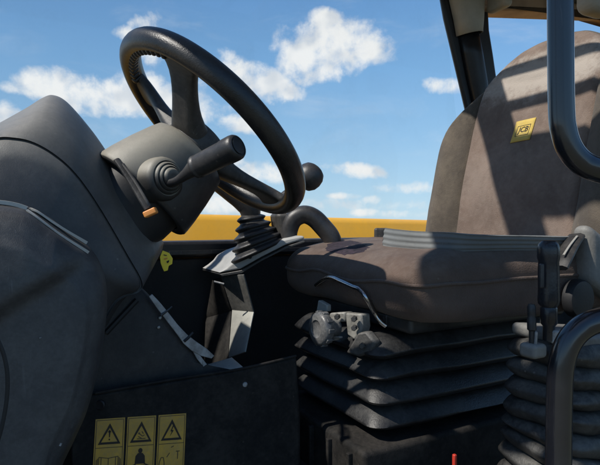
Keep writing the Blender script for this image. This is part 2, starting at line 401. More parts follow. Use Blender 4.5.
# crease across the face: upper part set back
def crease(p):
    rel = p - EYE; d = rel.dot(FW); px = 300 + rel.x/d*FPX; py = 232.5 - rel.dot(UPV)/d*FPX
    s = (py - (312 - px*.60)) / 5.0
    k = 1/(1+math.exp(max(-30, min(30, s*1.6))))
    blend = min(1, max(0, (95-px)/40))
    return p + (p-EYE).normalized() * (-.015*k*blend)
# denser grid for the face
dense = []
for f, d in [(.05, .6), (.14, .6), (.24, .6)] + [(.3+.025*k, .6+.003*max(0, (k-8)/12)**2) for k in range(20)] + [(.8, .605), (.85, .607), (.9, .610), (.94, .6135), (.97, .617), (.99, .622)]:
    dense.append([crease(q) for q in ringpx(shrink(F0, f, cF), d, 10, SREF)])
R2 = dense + [ringpx(F0, .628, 10, SREF), ringpx(lerpK(F0, F1, .6), .637, 10, SREF), ringpx(F1, .65, 10, SREF), ringpx(shrink(F1, .97, cF), .70, 10, SREF)]
def PS_(a, b, d): return P(a, b, d + dU(a, *SREF) - SREF[1])
obj('panel_face', MB().loft(R2, True, True), M['panel'], sp, angle=60)
def ribbon(mb, pts, wdir, w, th, steps=6):
    pts, ws = spline([Vector(p) for p in pts], w if isinstance(w, list) else [w]*len(pts), steps)
    rings = []
    for i, p in enumerate(pts):
        t = (pts[min(i+1, len(pts)-1)] - pts[max(i-1, 0)]).normalized()
        wd = wdir[0].lerp(wdir[1], i/(len(pts)-1)) if isinstance(wdir, tuple) else wdir
        wd = (wd - t*wd.dot(t)).normalized(); nn = t.cross(wd)
        h = ws[i]/2; k = th/2
        rings.append([p+wd*h-nn*k*.3, p+wd*h+nn*k*.3, p+wd*(h-k)+nn*k, p-wd*(h-k)+nn*k, p-wd*h+nn*k*.3, p-wd*h-nn*k*.3, p-wd*(h-k)-nn*k, p+wd*(h-k)-nn*k])
    return mb.loft(rings, True, True)
mb = ribbon(MB(), [PS_(-140, 201, .636), PS_(-30, 201.5, .636), PS_(0, 202.5, .636), PS_(16, 205, .636), PS_(27, 208.6, .636)], UPV, .0055, .010); obj('edge_highlight', mb, M['edge'], sp)  # these pale strips stand in for sun highlights along the edge
mb = ribbon(MB(), [PS_(30, 208.5, .640), PS_(38, 212, .637), PS_(52, 221.5, .637), PS_(70, 233, .637), PS_(86.5, 243, .640)], UPV, [.0025, .003, .0022, .002, .001], .005); obj('edge_highlight', mb, M['edge'], sp)
mb = ribbon(MB(), [PS_(27, 210, .624), PS_(36, 217, .622), PS_(52, 228.5, .622), PS_(70, 241, .622), PS_(88, 252.5, .626)], UPV, [.003, .004, .0028, .0022, .0014], .005); obj('edge_highlight', mb, M['edge'], sp)
for pts in ([(56.5, 441), (58, 440.3), (59.5, 442), (61.5, 444), (60.8, 446.5), (59, 446), (57.8, 444)], [(39.5, 337.6), (40.4, 337.8), (40.2, 338.6), (39.4, 338.4)]):
    d_ = .5985 if pts[0][0] < 50 else .6095
    obj('paint_chip', MB().prism([PS_(a, b, d_-.001) for a, b in pts], FW*.012), M['chip'], sp)
# round opening trim at far left
mb = MB().tube([PS_(a, b, .603) for a, b in ((-22, 318), (-8, 330), (3, 352), (7.5, 378), (5, 410), (-4, 445), (-18, 468))], .0042, 10); obj('opening_seal', mb, M['seal'], sp)

# ------------------------------------------------------------------ lower console + kick panel + footing
lc = thing('lower_console', 'black plastic console housing below the instrument cowl and above the warning stickers', 'console', P(160, 500, .95))
K = [(60, 280), (100, 283), (135, 285), (152, 298), (180, 330), (214, 371), (240, 374), (180, 420), (80, 430), (40, 360)]
KREF = (70, .742)
def PL(a, b, d): return P(a, b, dU(a, *KREF) + .026 + (d-.862)*.6)
R = [cspline([PL(a, b, d) for a, b in shrink(K, f, (130, 350))], 4) for f, d in ((.1, .862), (.3, .862), (.6, .864), (.8, .866), (.9, .870), (.97, .88), (1, .90), (.98, 1.05), (.92, 1.2))]
obj('console_housing', MB().loft(R, True, True), M['lowpanel'], lc, angle=60)
KREF = (70, .742)
def PK(a, b): return P(a, b, dU(a, *KREF))
mb = MB().prism([PK(70, 399), PK(95, 394.5), PK(240, 370), PK(296, 357.5), PK(300, 420), PK(300, 600), PK(70, 600)], Vector((.0, .012, 0)))
kp = obj('kick_panel', mb, M['kick'], lc, bevel=.004)
mb = MB().tube([PK(95, 393.5), PK(170, 380), PK(240, 369), PK(296, 356)], .0022, 8); obj('edge_bead', mb, M['kick'], kp)
mb = MB().lathe(PK(100, 405), -FW, [(.0075, -.004), (.0075, .001), (.006, .0025), (.001, .002)], 18); obj('plug', mb, M['seal'], kp)
mb = MB().lathe(PK(245, 384.5), -FW, [(.0042, -.004), (.0042, .002), (.003, .0035), (.001, .0035)], 14); obj('bolt_head', mb, M['alu'], kp)
mb = MB().tube([PL(118, 334, .864), PL(158, 334, .864)], .0007, 6, smooth=False); obj('seam_line', mb, M['darksteel'], lc)
mb = MB().tube([PL(137, 300, .862), PL(120, 318, .862), PL(106, 333, .862)], .0045, 8); obj('groove_seal', mb, M['seal'], lc)
for a, b in ((160, 318), (158.5, 327.5)):
    obj('screw', MB().lathe(PL(a, b, .862), -FW, [(.0022, -.004), (.0022, .001), (.0012, .002), (.0004, .002)], 10), M['edge'], lc)

# warning stickers on the kick panel
def plate_pt(px, py, off=0.0):
    n = (PK(250, 400) - PK(70, 400)).cross(PK(70, 500) - PK(70, 400)).normalized()
    if n.y > 0: n = -n
    o = PK(70, 400); r = P(px, py, 1) - EYE
    return EYE + r * ((o-EYE).dot(n) / r.dot(n)) + n*off
OFF = .0012
def sticker(q, label, inner):
    """q: four pixel corners tl,tr,br,bl; local coords x 0..1, y 0..2 (down)"""
    def m(x, y, off):
        tl, tr, br, bl = q; y = y/2
        a = (tl[0]+(tr[0]-tl[0])*x, tl[1]+(tr[1]-tl[1])*x); b = (bl[0]+(br[0]-bl[0])*x, bl[1]+(br[1]-bl[1])*x)
        return plate_pt(a[0]+(b[0]-a[0])*y, a[1]+(b[1]-a[1])*y, off)
    t = thing('warning_sticker', label, 'warning sticker', m(.5, 2, 0), 'yellow warning stickers on the kick panel')
    mb = MB().add([m(0, 0, OFF), m(1, 0, OFF), m(1, 2, OFF), m(0, 2, OFF), m(0, 0, .0002), m(1, 0, .0002), m(1, 2, .0002), m(0, 2, .0002)], [(0, 1, 2, 3), (0, 1, 5, 4), (1, 2, 6, 5), (2, 3, 7, 6), (3, 0, 4, 7)])
    obj('sticker_sheet', mb, M['decal'], t, smooth=False)
    def poly(name, pts, mat=M['ink'], off=.0017, mbx=None):
        mb = mbx or MB(); mb.add([m(x, y, off) for x, y in pts], [tuple(range(len(pts)))])
        if mbx is None: obj(name, mb, mat, t, smooth=False)
    def line(mb, a, b, w=.035, off=.0017):
        d = Vector((b[0]-a[0], b[1]-a[1])); l = d.length or 1; nx, ny = -d.y/l*w/2, d.x/l*w/2
        mb.add([m(a[0]+nx, a[1]+ny, off), m(b[0]+nx, b[1]+ny, off), m(b[0]-nx, b[1]-ny, off), m(a[0]-nx, a[1]-ny, off)], [(0, 1, 2, 3)])
    fr = MB(); e = .045
    for a, b in (((e, e), (1-e, e)), ((e, .97), (1-e, .97)), ((e, 1.96), (1-e, 1.96)), ((e, e), (e, 1.96)), ((1-e, e), (1-e, 1.96))): line(fr, a, b, .02)
    obj('border_lines', fr, M['inkbrown'], t, smooth=False)
    tri = MB()
    o = [(.5, .16), (.88, .86), (.12, .86)]; i_ = [(.5, .31), (.775, .785), (.225, .785)]
    for k in range(3):
        a, b = k, (k+1) % 3
        tri.add([m(*o[a], .0017), m(*o[b], .0017), m(*i_[b], .0017), m(*i_[a], .0017)], [(0, 1, 2, 3)])
    obj('warning_triangle', tri, M['ink'], t, smooth=False)
    inner(poly, line, t)
    return t
def circ(cx, cy, rx, ry, n=16): return [(cx+rx*math.cos(2*PI*k/n), cy+ry*math.sin(2*PI*k/n)) for k in range(n)]
def in1(poly, line, t):
    mb = MB(); poly('', [(.47, .42), (.53, .42), (.515, .63), (.485, .63)], mbx=mb); poly('', circ(.5, .70, .028, .03, 10), mbx=mb); poly('', [(.44, .46), (.5, .37), (.56, .46)], mbx=mb)
    obj('exclamation_mark', mb, M['ink'], t, smooth=False)
    mb = MB()
    for a, b in (((.18, 1.28), (.5, 1.33)), ((.5, 1.33), (.82, 1.28)), ((.18, 1.28), (.18, 1.72)), ((.82, 1.28), (.82, 1.72)), ((.5, 1.33), (.5, 1.78)), ((.18, 1.72), (.5, 1.78)), ((.5, 1.78), (.82, 1.72)), ((.1, 1.36), (.1, 1.80)), ((.9, 1.36), (.9, 1.8)), ((.14, 1.32), (.14, 1.76)), ((.86, 1.32), (.86, 1.76)), ((.1, 1.8), (.5, 1.85)), ((.5, 1.85), (.9, 1.8)), ((.26, 1.3), (.26, 1.73)), ((.74, 1.3), (.74, 1.73))): line(mb, a, b, .026)
    obj('book_pictogram', mb, M['inkbrown'], t, smooth=False)
def in2(poly, line, t):
    mb = MB(); poly('', circ(.43, .56, .035, .035, 10), mbx=mb)
    for a, b in (((.45, .58), (.55, .66)), ((.55, .66), (.62, .62)), ((.40, .66), (.52, .73)), ((.52, .5), (.58, .58)), ((.36, .74), (.66, .74))): line(mb, a, b, .03)
    obj('tumbling_figure', mb, M['inkbrown'], t, smooth=False)
    mb = MB(); poly('', circ(.5, 1.14, .075, .085), mbx=mb)
    poly('', [(.42, 1.22), (.58, 1.22), (.66, 1.32), (.68, 1.58), (.32, 1.58), (.34, 1.32)], mbx=mb)
    poly('', [(.34, 1.62), (.47, 1.62), (.44, 1.86), (.5, 1.9), (.56, 1.86), (.53, 1.62), (.66, 1.62), (.63, 1.9), (.5, 1.95), (.37, 1.9)], mbx=mb)
    line(mb, (.14, 1.68), (.36, 1.58), .04); line(mb, (.64, 1.58), (.86, 1.68), .04)
    obj('belted_person_pictogram', mb, M['ink'], t, smooth=False)
def in3(poly, line, t):
    mb = MB(); poly('', [(.54, .36), (.45, .56), (.50, .57), (.44, .74), (.57, .53), (.51, .52), (.57, .38)], mbx=mb)
    obj('lightning_mark', mb, M['ink'], t, smooth=False)
    mb = MB()
    for a, b in (((.1, 1.6), (.16, 1.42)), ((.16, 1.42), (.24, 1.42)), ((.24, 1.42), (.28, 1.6)), ((.1, 1.6), (.1, 1.9)), ((.28, 1.6), (.28, 1.9)), ((.36, 1.42), (.46, 1.28)), ((.5, 1.1), (.6, 1.06)), ((.68, 1.24), (.82, 1.24)), ((.75, 1.24), (.75, 1.5))): line(mb, a, b, .03)
    obj('overhead_line_pictogram', mb, M['inkbrown'], t, smooth=False)
sticker([(95.5, 419.3), (125, 417.3), (122.5, 477), (92, 479)], 'yellow warning sticker with exclamation mark triangle above an open book, leftmost of the three', in1)
sticker([(127.5, 417.1), (156, 415.3), (153.5, 475), (124.5, 477)], 'yellow warning sticker with a black seated figure wearing a belt, between the other two stickers', in2)
sticker([(158.5, 415.1), (186, 413.2), (183.5, 473), (155.5, 475)], 'yellow warning sticker with lightning bolt triangle, nearest the seat', in3)

# ------------------------------------------------------------------ steering wheel
n_ = (U*.69 + Z*.72).normalized(); e1 = (U*.72 - Z*.69).normalized(); e2 = V
CW = P(212, 130.5, .92); RW = .1865
sw = thing('steering_wheel', 'black three spoke steering wheel with thick worn rim, tilted towards the seat', 'steering wheel', CW - n_*.04)
def wp(th, r=RW, h=0.0): return CW + e1*(math.cos(th)*r) + e2*(math.sin(th)*r) + n_*h
mb = MB(); ringsW = []
NS = 120; RT = .0178
for k in range(NS+1):
    th = 2*PI*k/NS; rad = e1*math.cos(th) + e2*math.sin(th)
    ringsW.append([wp(th) + rad*(math.cos(2*PI*q/20)*RT*.95) + n_*(math.sin(2*PI*q/20)*RT*1.08) for q in range(20)])
mb.loft(ringsW, True, False)
for k in range(16):                      # finger bumps on the inner underside of the top of the rim
    th = math.radians(150 + k*4.4); rad = e1*math.cos(th) + e2*math.sin(th)
    c = wp(th) - rad*(RT*.80) - n_*(RT*.45)
    tn = -e1*math.sin(th) + e2*math.cos(th)
    mb.rbox(lambda x, y, z, c=c, tn=tn, rad=rad: c + tn*x + rad*y + n_*z, .0045, .006, .008, .0035, 1)
obj('rim', mb, M['rim'], sw)
def spoke(th):
    rad = e1*math.cos(th) + e2*math.sin(th); tn = -e1*math.sin(th) + e2*math.cos(th)
    keys = [(r_*.91, h_, w_, t_) for r_, h_, w_, t_ in [(.012, -.040, .034, .022), (.045, -.040, .034, .022), (.075, -.034, .027, .0165), (.11, -.022, .0235, .013), (.145, -.009, .025, .011), (.17, -.002, .031, .011), (.19, 0, .044, .012), (.202, 0, .056, .010)]]
    rings = []
    for r, h, w, t in keys:
        c = CW + rad*r + n_*h
        rings.append([c + tn*(math.copysign(abs(math.cos(2*PI*q/24))**.6, math.cos(2*PI*q/24))*w) + n_*(math.copysign(abs(math.sin(2*PI*q/24))**.6, math.sin(2*PI*q/24))*t) for q in range(24)])
    return MB().loft(rings, True, True)
for dg in (2, -136, 138): obj('spoke', spoke(math.radians(dg)), M['spoke'], sw, angle=60, subsurf=1)
mb = MB().lathe(CW, -n_, [(.002, .010), (.03, .011), (.045, .016), (.052, .025), (.054, .04), (.057, .055), (.052, .064), (.04, .066)], 48); obj('hub', mb, M['spoke'], sw)
# spinner knob
kc = P(308.5, 177.5, .985)
mb = MB().lathe(wp(math.radians(18), RW, 0), n_, [(.008, 0), (.008, .03), (.0001, .03)], 16); mb = MB().tube([wp(math.radians(10)), kc], .008, 12, smooth=False)
kb = obj('spinner_post', mb, M['black'], sw)
mb = MB().lathe(kc - n_*.018, n_, [(.010, -.003), (.019, .001), (.0245, .009), (.0265, .019), (.0255, .029), (.0215, .037), (.016, .041), (.0145, .039), (.006, .039)], 36)
skn = obj('spinner_knob', mb, M['black'], sw)
mb = MB().lathe(kc + n_*.019, n_, [(.0145, .0), (.0155, .0035), (.0125, .0045), (.0115, .002), (.002, .002)], 28); obj('knob_cap', mb, M['spoke'], skn)

# ------------------------------------------------------------------ steering column
sco = thing('steering_column', 'grey brown steering column shroud with stalk boss rising from the cowl', 'steering column', CW - n_*.30)
up_, lw_ = [], []
def sgp(x): return math.copysign(abs(x)**.82, x)
for t, a1, a2, sh, sp_ in ((.055, .050, .048, 0, 84), (.058, .062, .058, 0, 84), (.064, .0715, .066, 0, 84), (.078, .076, .069, .001, 84), (.11, .084, .073, .003, 84), (.145, .091, .076, .005, 84), (.163, .0935, .077, .006, 84), (.170, .0935, .0765, .006, 84), (.173, .091, .074, .006, 84), (.172, .078, .064, .006, 84)):
    c = CW - n_*t - e1*sh
    def pt(ang, k=1.0):
        a_ = math.radians(ang); return c + e1*(sgp(math.cos(a_))*a1*k) + e2*(sgp(math.sin(a_))*a2*k)
    up_.append([pt(sp_ + (360-2*sp_)*q/36) for q in range(37)])
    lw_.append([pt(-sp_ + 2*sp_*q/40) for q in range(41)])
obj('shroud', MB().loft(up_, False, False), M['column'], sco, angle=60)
obj('lower_shroud', MB().loft(lw_, False, False), M['black'], sco, angle=60)  # black colour stands in for shade on the lower half
rg = []
for t, a1, a2 in ((.12, .07, .058), (.165, .074, .060), (.20, .072, .060), (.215, .066, .056), (.23, .072, .06), (.26, .072, .06), (.40, .072, .06)):
    c = CW - n_*t - e1*.004
    rg.append([c + e1*(sgp(math.cos(2*PI*q/40))*a1) + e2*(sgp(math.sin(2*PI*q/40))*a2) for q in range(40)])
obj('inner_column', MB().loft(rg, True, True), M['seal'], sco, angle=60)
bc = P(166, 178.5, .803); bax = (-V*.9 + U*.35 + n_*.1).normalized()
mb = MB().lathe(bc, bax, [(.036, -.03), (.0345, -.004), (.032, .003), (.0275, .005), (.0265, .003), (.0255, .003), (.0245, .009), (.0225, .010), (.0215, .007), (.0205, .007), (.0195, .013), (.0175, .014), (.0165, .011), (.0155, .011), (.0145, .017), (.011, .019), (.005, .019)], 44)
obj('stalk_boot', mb, M['column'], sco, angle=60)
st = [P(167, 183, .792), P(176, 181, .781), P(186, 174.5, .772), P(194, 168.5, .765), P(198, 166.5, .762)]
stalk = obj('stalk', MB().tube(st, [.0058, .0062, .0085, .0125, .0135], 20), M['black'], sco)
g0, g1 = P(196, 167.3, .764), P(237, 146.6, .722)
ga = (g1-g0).normalized(); gl = (g1-g0).length
mb = MB().lathe(g0, ga, [(.0145, -.001), (.0175, .001), (.0178, .005), (.0165, .0065), (.0165, .009), (.0172, .011), (.0176, gl-.026), (.0186, gl-.018), (.0188, gl-.006), (.0182, gl-.001), (.0165, gl+.002), (.0145, gl+.003), (.0142, gl+.0018), (.012, gl+.0018), (.0118, gl+.0034), (.004, gl+.0042)], 40)
obj('stalk_grip', mb, M['black'], stalk, angle=50)
mb = ribbon(MB(), [P(117, 160, .775), P(124, 170, .768), P(134, 186, .76), P(143, 201, .752), P(148, 209, .75)], V*.3+U, .011, .008); obj('tilt_strap', mb, M['darksteel'], sco)
mb = ribbon(MB(), [P(123, 164, .758), P(136, 183, .746), P(146, 200, .738), P(149, 206, .738)], V*.3+U, .005, .004); obj('tilt_strap', mb, M['spoke'], sco)
oc = P(150.5, 212.6, .742)
od = (P(157, 210, .74)-P(144, 216, .74)).normalized()
mb = MB().rbox(lambda x, y, z: oc + od*x + (UPV-od*UPV.dot(od)).normalized()*y + FW*z, .0095, .0045, .006, .002, 2); obj('orange_tip', mb, M['orange'], sco)

# yellow tag
tc = [(162.5, 250.5), (169, 253), (172.5, 258.5), (172, 264), (168.5, 266), (167.5, 270.5), (164, 271.5), (162.3, 268), (160.5, 263), (159.8, 257)]
tg = thing('yellow_tag', 'small yellow tag hanging below the corner of the instrument cowl', 'tag', P(166, 272, .84))
obj('tag_plate', MB().prism([P(a, b, .835) for a, b in tc], FW*.002), M['tagyellow'], tg, bevel=.0006)
for pts, mt in (([(163.8, 258.6), (167.5, 257.6), (167.2, 259), (164.2, 259.8)], 'orange'), ([(166.4, 261.5), (169.2, 260), (169, 262), (167.2, 263.4)], 'ink'), ([(163.6, 254.4), (167, 255.2), (166.7, 256), (163.6, 255.4)], 'inkbrown')):
    obj('tag_print', MB().add([P(a, b, .8338) for a, b in pts], [(0, 1, 2, 3)]), M[mt], tg, smooth=False)

# linkage strip
lk = thing('control_linkage', 'light grey metal linkage strip with two black clips running down beside the console', 'linkage', PL(205, 366, .92))
def flat(name, pts, mat): return obj(name, MB().prism([PL(*p) for p in pts], V*.004), mat, lk, bevel=.0008)
flat('strip', [(148.8, 296.5, .853), (152.2, 294.2, .853), (160, 302.5, .853), (169, 313.5, .853), (178, 325, .853), (187, 334.5, .853), (196, 341.5, .856), (207, 349, .86), (214.5, 356, .865), (211.5, 358.8, .865), (201, 356, .86), (192, 351, .856), (184, 344, .853), (176, 333, .853), (166, 320, .853), (156, 307, .853)], M['alu'])
flat('prong', [(190, 346, .860), (196.5, 350.5, .860), (207, 364.5, .862), (203.5, 367, .862), (197, 359, .860)], M['alu'])
mb = ribbon(MB(), [PL(161, 315.5, .85), PL(167, 311, .85), PL(172, 306.5, .852)], UPV+U*.4, [.004, .003, .0025], .003); obj('clip', mb, M['darksteel'], lk)
mb = ribbon(MB(), [PL(184, 341.5, .853), PL(188, 338, .853), PL(193, 332.5, .855)], UPV+U*.4, .0045, .005); obj('clip', mb, M['seal'], lk)

# ------------------------------------------------------------------ joystick console
jk = thing('joystick_console', 'silver grey joystick console on a bent steel bracket with ribbed black boot, beyond the wheel', 'joystick console', P(232, 370, 1.17))
out_ = [(219, 273), (226, 268.5), (232, 263.5), (236, 258), (246, 252.5), (268, 245), (286, 239), (304, 235.5), (305, 239), (286, 245), (262, 257), (241, 269)]
mb = MB().prism([P(a, b, 1.15) for a, b in out_], V*.13); obj('console_plinth', mb, M['silver'], jk, bevel=.007, seg=3, angle=25)
mb = MB().prism([P(a, b, 1.146) for a, b in ((220, 274.3), (241, 270.5), (262, 258.6), (286, 246.6), (305, 240.6), (305, 242.5), (286, 249), (262, 261), (242, 273.3), (222, 276.5))], V*.13); obj('plinth_base', mb, M['darksteel'], jk, bevel=.001)
mb = MB().lathe(P(250, 257, 1.148), -V, [(.004, -.003), (.004, .0015), (.002, .0025), (.0005, .001)], 14); obj('screw', mb, M['darksteel'], jk)
# boot
b0, b1 = P(259.5, 252.5, 1.18), P(250, 213, 1.20)
prof = []
NB = 5
for k in range(NB*8+1):
    s = k/(NB*8); rr = (.067*(1-s)+.024*s) + .0065*math.sin(s*NB*2*PI - .6)*(1-.3*s)
    prof.append((rr, s))
axb = (b1-b0); tilt0 = (Vector((-.42, 0, .9))).normalized(); rings = []
for rr, s in prof:
    ax = tilt0.lerp(Vector((-.15, 0, 1)), s).normalized(); x_ = (V - ax*V.dot(ax)).normalized(); y_ = ax.cross(x_)
    c = b0 + axb*s
    rings.append([c + x_*(math.cos(2*PI*q/36)*rr*.8) + y_*(math.sin(2*PI*q/36)*rr) for q in range(36)])
obj('boot', MB().loft(rings, True, True), M['rubber'], jk, angle=70)
obj('lever', MB().tube([P(251, 216, 1.2), P(249, 207, 1.2), P(242, 198, 1.2), P(231, 189, 1.2), P(215, 176, 1.2), P(203, 163, 1.2)], [.022, .026, .028, .028, .027, .022], 22), M['black'], jk)
# grip loop and its stem
mb = MB().tube([P(288, 243, 1.19), P(289, 230, 1.19), P(294, 219, 1.19), P(304, 214.5, 1.19), P(314, 218, 1.19), P(323, 227, 1.19), P(331, 237, 1.19), P(333, 246, 1.19), P(322, 252, 1.19)], [.02, .0205, .021, .021, .0215, .0215, .021, .019, .018], 22); obj('wrist_loop', mb, M['black'], jk)
mb = MB().rbox(lambda x, y, z: P(281, 226, 1.20) + Vector((1, 0, 0))*(x + y*-.12) + Z*y + V*z, .016, .03, .022, .010, 4); obj('switch_block', mb, M['spoke'], jk)
# bracket
def sheet(name, q, mat, th=.003):
    mb = MB(); n = 6; rows = []
    for i in range(n+1):
        a = Vector(q[0]).lerp(Vector(q[3]), i/n); b = Vector(q[1]).lerp(Vector(q[2]), i/n)
        rows.append([a.lerp(b, k/n) for k in range(n+1)])
    mb.loft(rows, False, False); return obj(name, mb, mat, jk, solid=th, bevel=.0008)
sheet('bracket_upper', [P(221, 275.5, 1.20), P(244, 274.5, 1.13), P(254, 312, 1.16), P(232.5, 310, 1.225)], M['bracketdark'])
sheet('bracket_lower', [P(232.5, 310, 1.225), P(254, 312, 1.16), P(245.5, 352, 1.10), P(229, 358, 1.165)], M['bracket'])
sheet('bracket_side', [P(213, 279, 1.26), P(221.5, 277.5, 1.202), P(231.5, 311, 1.228), P(206, 318, 1.28)], M['kick'])
sheet('bracket_side', [P(206, 318, 1.28), P(231.5, 311, 1.228), P(228.5, 358, 1.168), P(204, 372, 1.23)], M['kick'])
sheet('bracket_foot', [P(208, 365, .98), P(232, 358, .985), P(243, 367.5, .90), P(209, 377.5, .88)], M['bracket'])
mb = MB().tube([P(214, 281.5, 1.15), P(224, 284, 1.15)], .0022, 8, smooth=False); obj('pin', mb, M['alu'], jk)

# ------------------------------------------------------------------ operator seat
X0, Y0 = .457, 1.2
def S(a, b, z): return Vector((X0, Y0, 0)) + U*a + V*b + Z*z
seat = thing('operator_seat', 'worn brown fabric suspension seat with high winged backrest and black bellows', 'seat', S(-.2, 0, 1.0))
def Sloc(a, b, z): return S(a, b, z) - root_loc(seat)
sl = Sloc(-.375, .03, 1.545)
M['cushion'] = material('seat_cushion_fabric', (.105, .070, .053), .85, var=.18, vscale=14, dust=(.23, .19, .165), damt=.42, dscale=10, dtop=.7, bump=.8, bscale=480, sheen=.12, big=.9, spec=.2)
s2 = Sloc(.14, .0, 1.955)
M['backrest'] = material('seat_back_fabric', (.155, .112, .089), .85, var=.15, vscale=12, dust=(.38, .31, .26), damt=.35, dscale=9, dtop=.15, bump=.75, bscale=480, sheen=.12, spec=.2,
    stain=[(tuple(s2), (.16, .24, .06), (.44, .39, .34), .8)])
M['bolster'] = material('seat_bolster_fabric', (.085, .070, .056), .85, var=.2, vscale=12, dust=(.20, .165, .12), damt=.5, dscale=9, dtop=.2, bump=.75, bscale=480, sheen=.15, spec=.2)
HA, HB, HZ = .252, .262, .062
def cush(x, y, z):
    s = (x+HA)/(2*HA)                                   # 0 front .. 1 rear
    w = .90 + .12*s - .05*max(0, (.18-s)/.18)**2
    top = (z+HZ)/(2*HZ)
    zz = z - .010*top + top*(.012*(1-(y/HB)**2)*(1-abs(2*s-1)**3) ) - .014*max(0, (.25-s)/.25)**2*top
    zz += top*.012*math.exp(-((abs(y)-.2)/.045)**2)*min(1, s*2)   # raised sides
    zz += .010*max(0, (.2-s)/.2)**2*(1-top)*(1 if y > -9 else 0)            # underside sweeps up at the front
    xx = x - .006*math.sin(max(0, min(1, top))*PI)*(1 if s < .3 else 0)*(1-s/.3 if s < .3 else 0)
    nz_ = noise.noise(Vector((x*11, y*11, z*6)))*.0035
    return S(-.188 + xx, y*w, 1.496 + zz + nz_)
mb = MB().rbox(cush, HA, HB, HZ, .038, 26); cu = obj('cushion', mb, M['cushion'], seat, angle=80)
# welt around cushion
def loop_on(h, g=.0012, r=.038):
    pts = []; A, B = HA+g, HB+g
    for cx_, cy_, a0 in ((1, 1, 0), (-1, 1, 90), (-1, -1, 180), (1, -1, 270)):
        for q in range(9):
            a_ = math.radians(a0+q*90/8); pts.append((cx_*(A-r)+math.cos(a_)*r, cy_*(B-r)+math.sin(a_)*r))
        nx_, ny_ = {0: (-1, 1), 90: (-1, -1), 180: (1, -1), 270: (1, 1)}[a0]; p_ = pts[-1]
        q_ = (nx_*(A-r)+math.cos(math.radians(a0+90))*r, ny_*(B-r)+math.sin(math.radians(a0+90))*r)
        for k in range(1, 20): pts.append((p_[0]+(q_[0]-p_[0])*k/20, p_[1]+(q_[1]-p_[1])*k/20))
    pts.append(pts[0])
    return [cush(x, y, h + .006*math.exp(-((x+HA)/.05)**2)*math.sin(y*24)) for x, y in pts]
obj('piping', MB().tube(loop_on(.014), .0028, 8, smooth=False), M['cushion'], cu)
mb = MB().rbox(lambda x, y, z: S(-.20+x, y, 1.425+z), .20, .17, .014, .008, 3); obj('seat_pan', mb, M['darksteel'], seat)
# backrest
BH, BW, BT = .300, .302, .06
Y0C = -(BW-.05) + 2*(BW-.05)/58*48
OUT = [(0, 1.0), (.14, .998), (.28, .982), (.40, .945), (.50, .895), (.535, .868), (.575, .822), (.68, .745), (.80, .645), (.90, .535), (.96, .445), (1, .37)]
def outline(f):
    for (p, q), (r, t_) in zip(OUT, OUT[1:]):
        if f <= r:
            k = (f-p)/(r-p); return q + (t_-q)*k
    return OUT[-1][1]
def sm_out(f): return sum(outline(max(0, min(1, f+d))) for d in (-.03, -.015, 0, .015, .03))/5
def back(x, y, z):
    t0_ = (z+BH)/(2*BH); tm = .22
    b = y*(.95 + .05*min(1, t0_/.3)); bs = Y0C
    t = t0_ if t0_ < tm else tm + (t0_-tm)*(sm_out(abs(y)/BW)-tm)/(1-tm)
    z = t*2*BH - BH
    yy = b
    front = max(0.0, -x/BT)
    off = 0.0
    wing = math.exp(-((abs(yy)-.225)/.05)**2)
    off -= .034*wing*front*(1 if t < .75 else max(0, 1-(t-.75)/.2))
    gr = math.exp(-((abs(yy)-bs)/.0055)**2)
    off += .011*gr*front
    off -= .016*math.exp(-((t-.35)/.16)**2)*front*math.exp(-(yy/.14)**2)
    off += .035*max(0, t-.7)**1.2*front
    gr2 = math.exp(-((t-.80 - .25*abs(yy))/.008)**2)*(1 if abs(yy) < .165 else 0)
    off += .004*gr2*front
    nz_ = noise.noise(Vector((y*9, z*9, x*5)))*.003
    return S(.075 + x*(1-.35*max(0, t-.6)) + off + nz_ + (z+BH)*.17 + .035*t*t, b, 1.49 + (z+BH)*.945)
def backpart(flt, name, mat, parent):
    mb = MB().rbox(lambda x, y, z: Vector((x, y, z)), BT, BW, BH, .05, 58)
    keep = MB(); idx = {}
    for f in mb.f:
        c = sum((mb.v[i] for i in f), Vector())/len(f)
        if flt(c):
            g = []
            for i in f:
                if i not in idx: idx[i] = len(keep.v); keep.v.append(back(*mb.v[i]))
                g.append(idx[i])
            keep.f.append(tuple(g))
    return obj(name, keep, mat, parent, angle=80)
def isctr(c):
    t = (c.z+BH)/(2*BH); return abs(c.y) < Y0C and c.x < -.028
br = backpart(isctr, 'backrest', M['backrest'], seat)
backpart(lambda c: not isctr(c), 'side_bolster', M['bolster'], br)
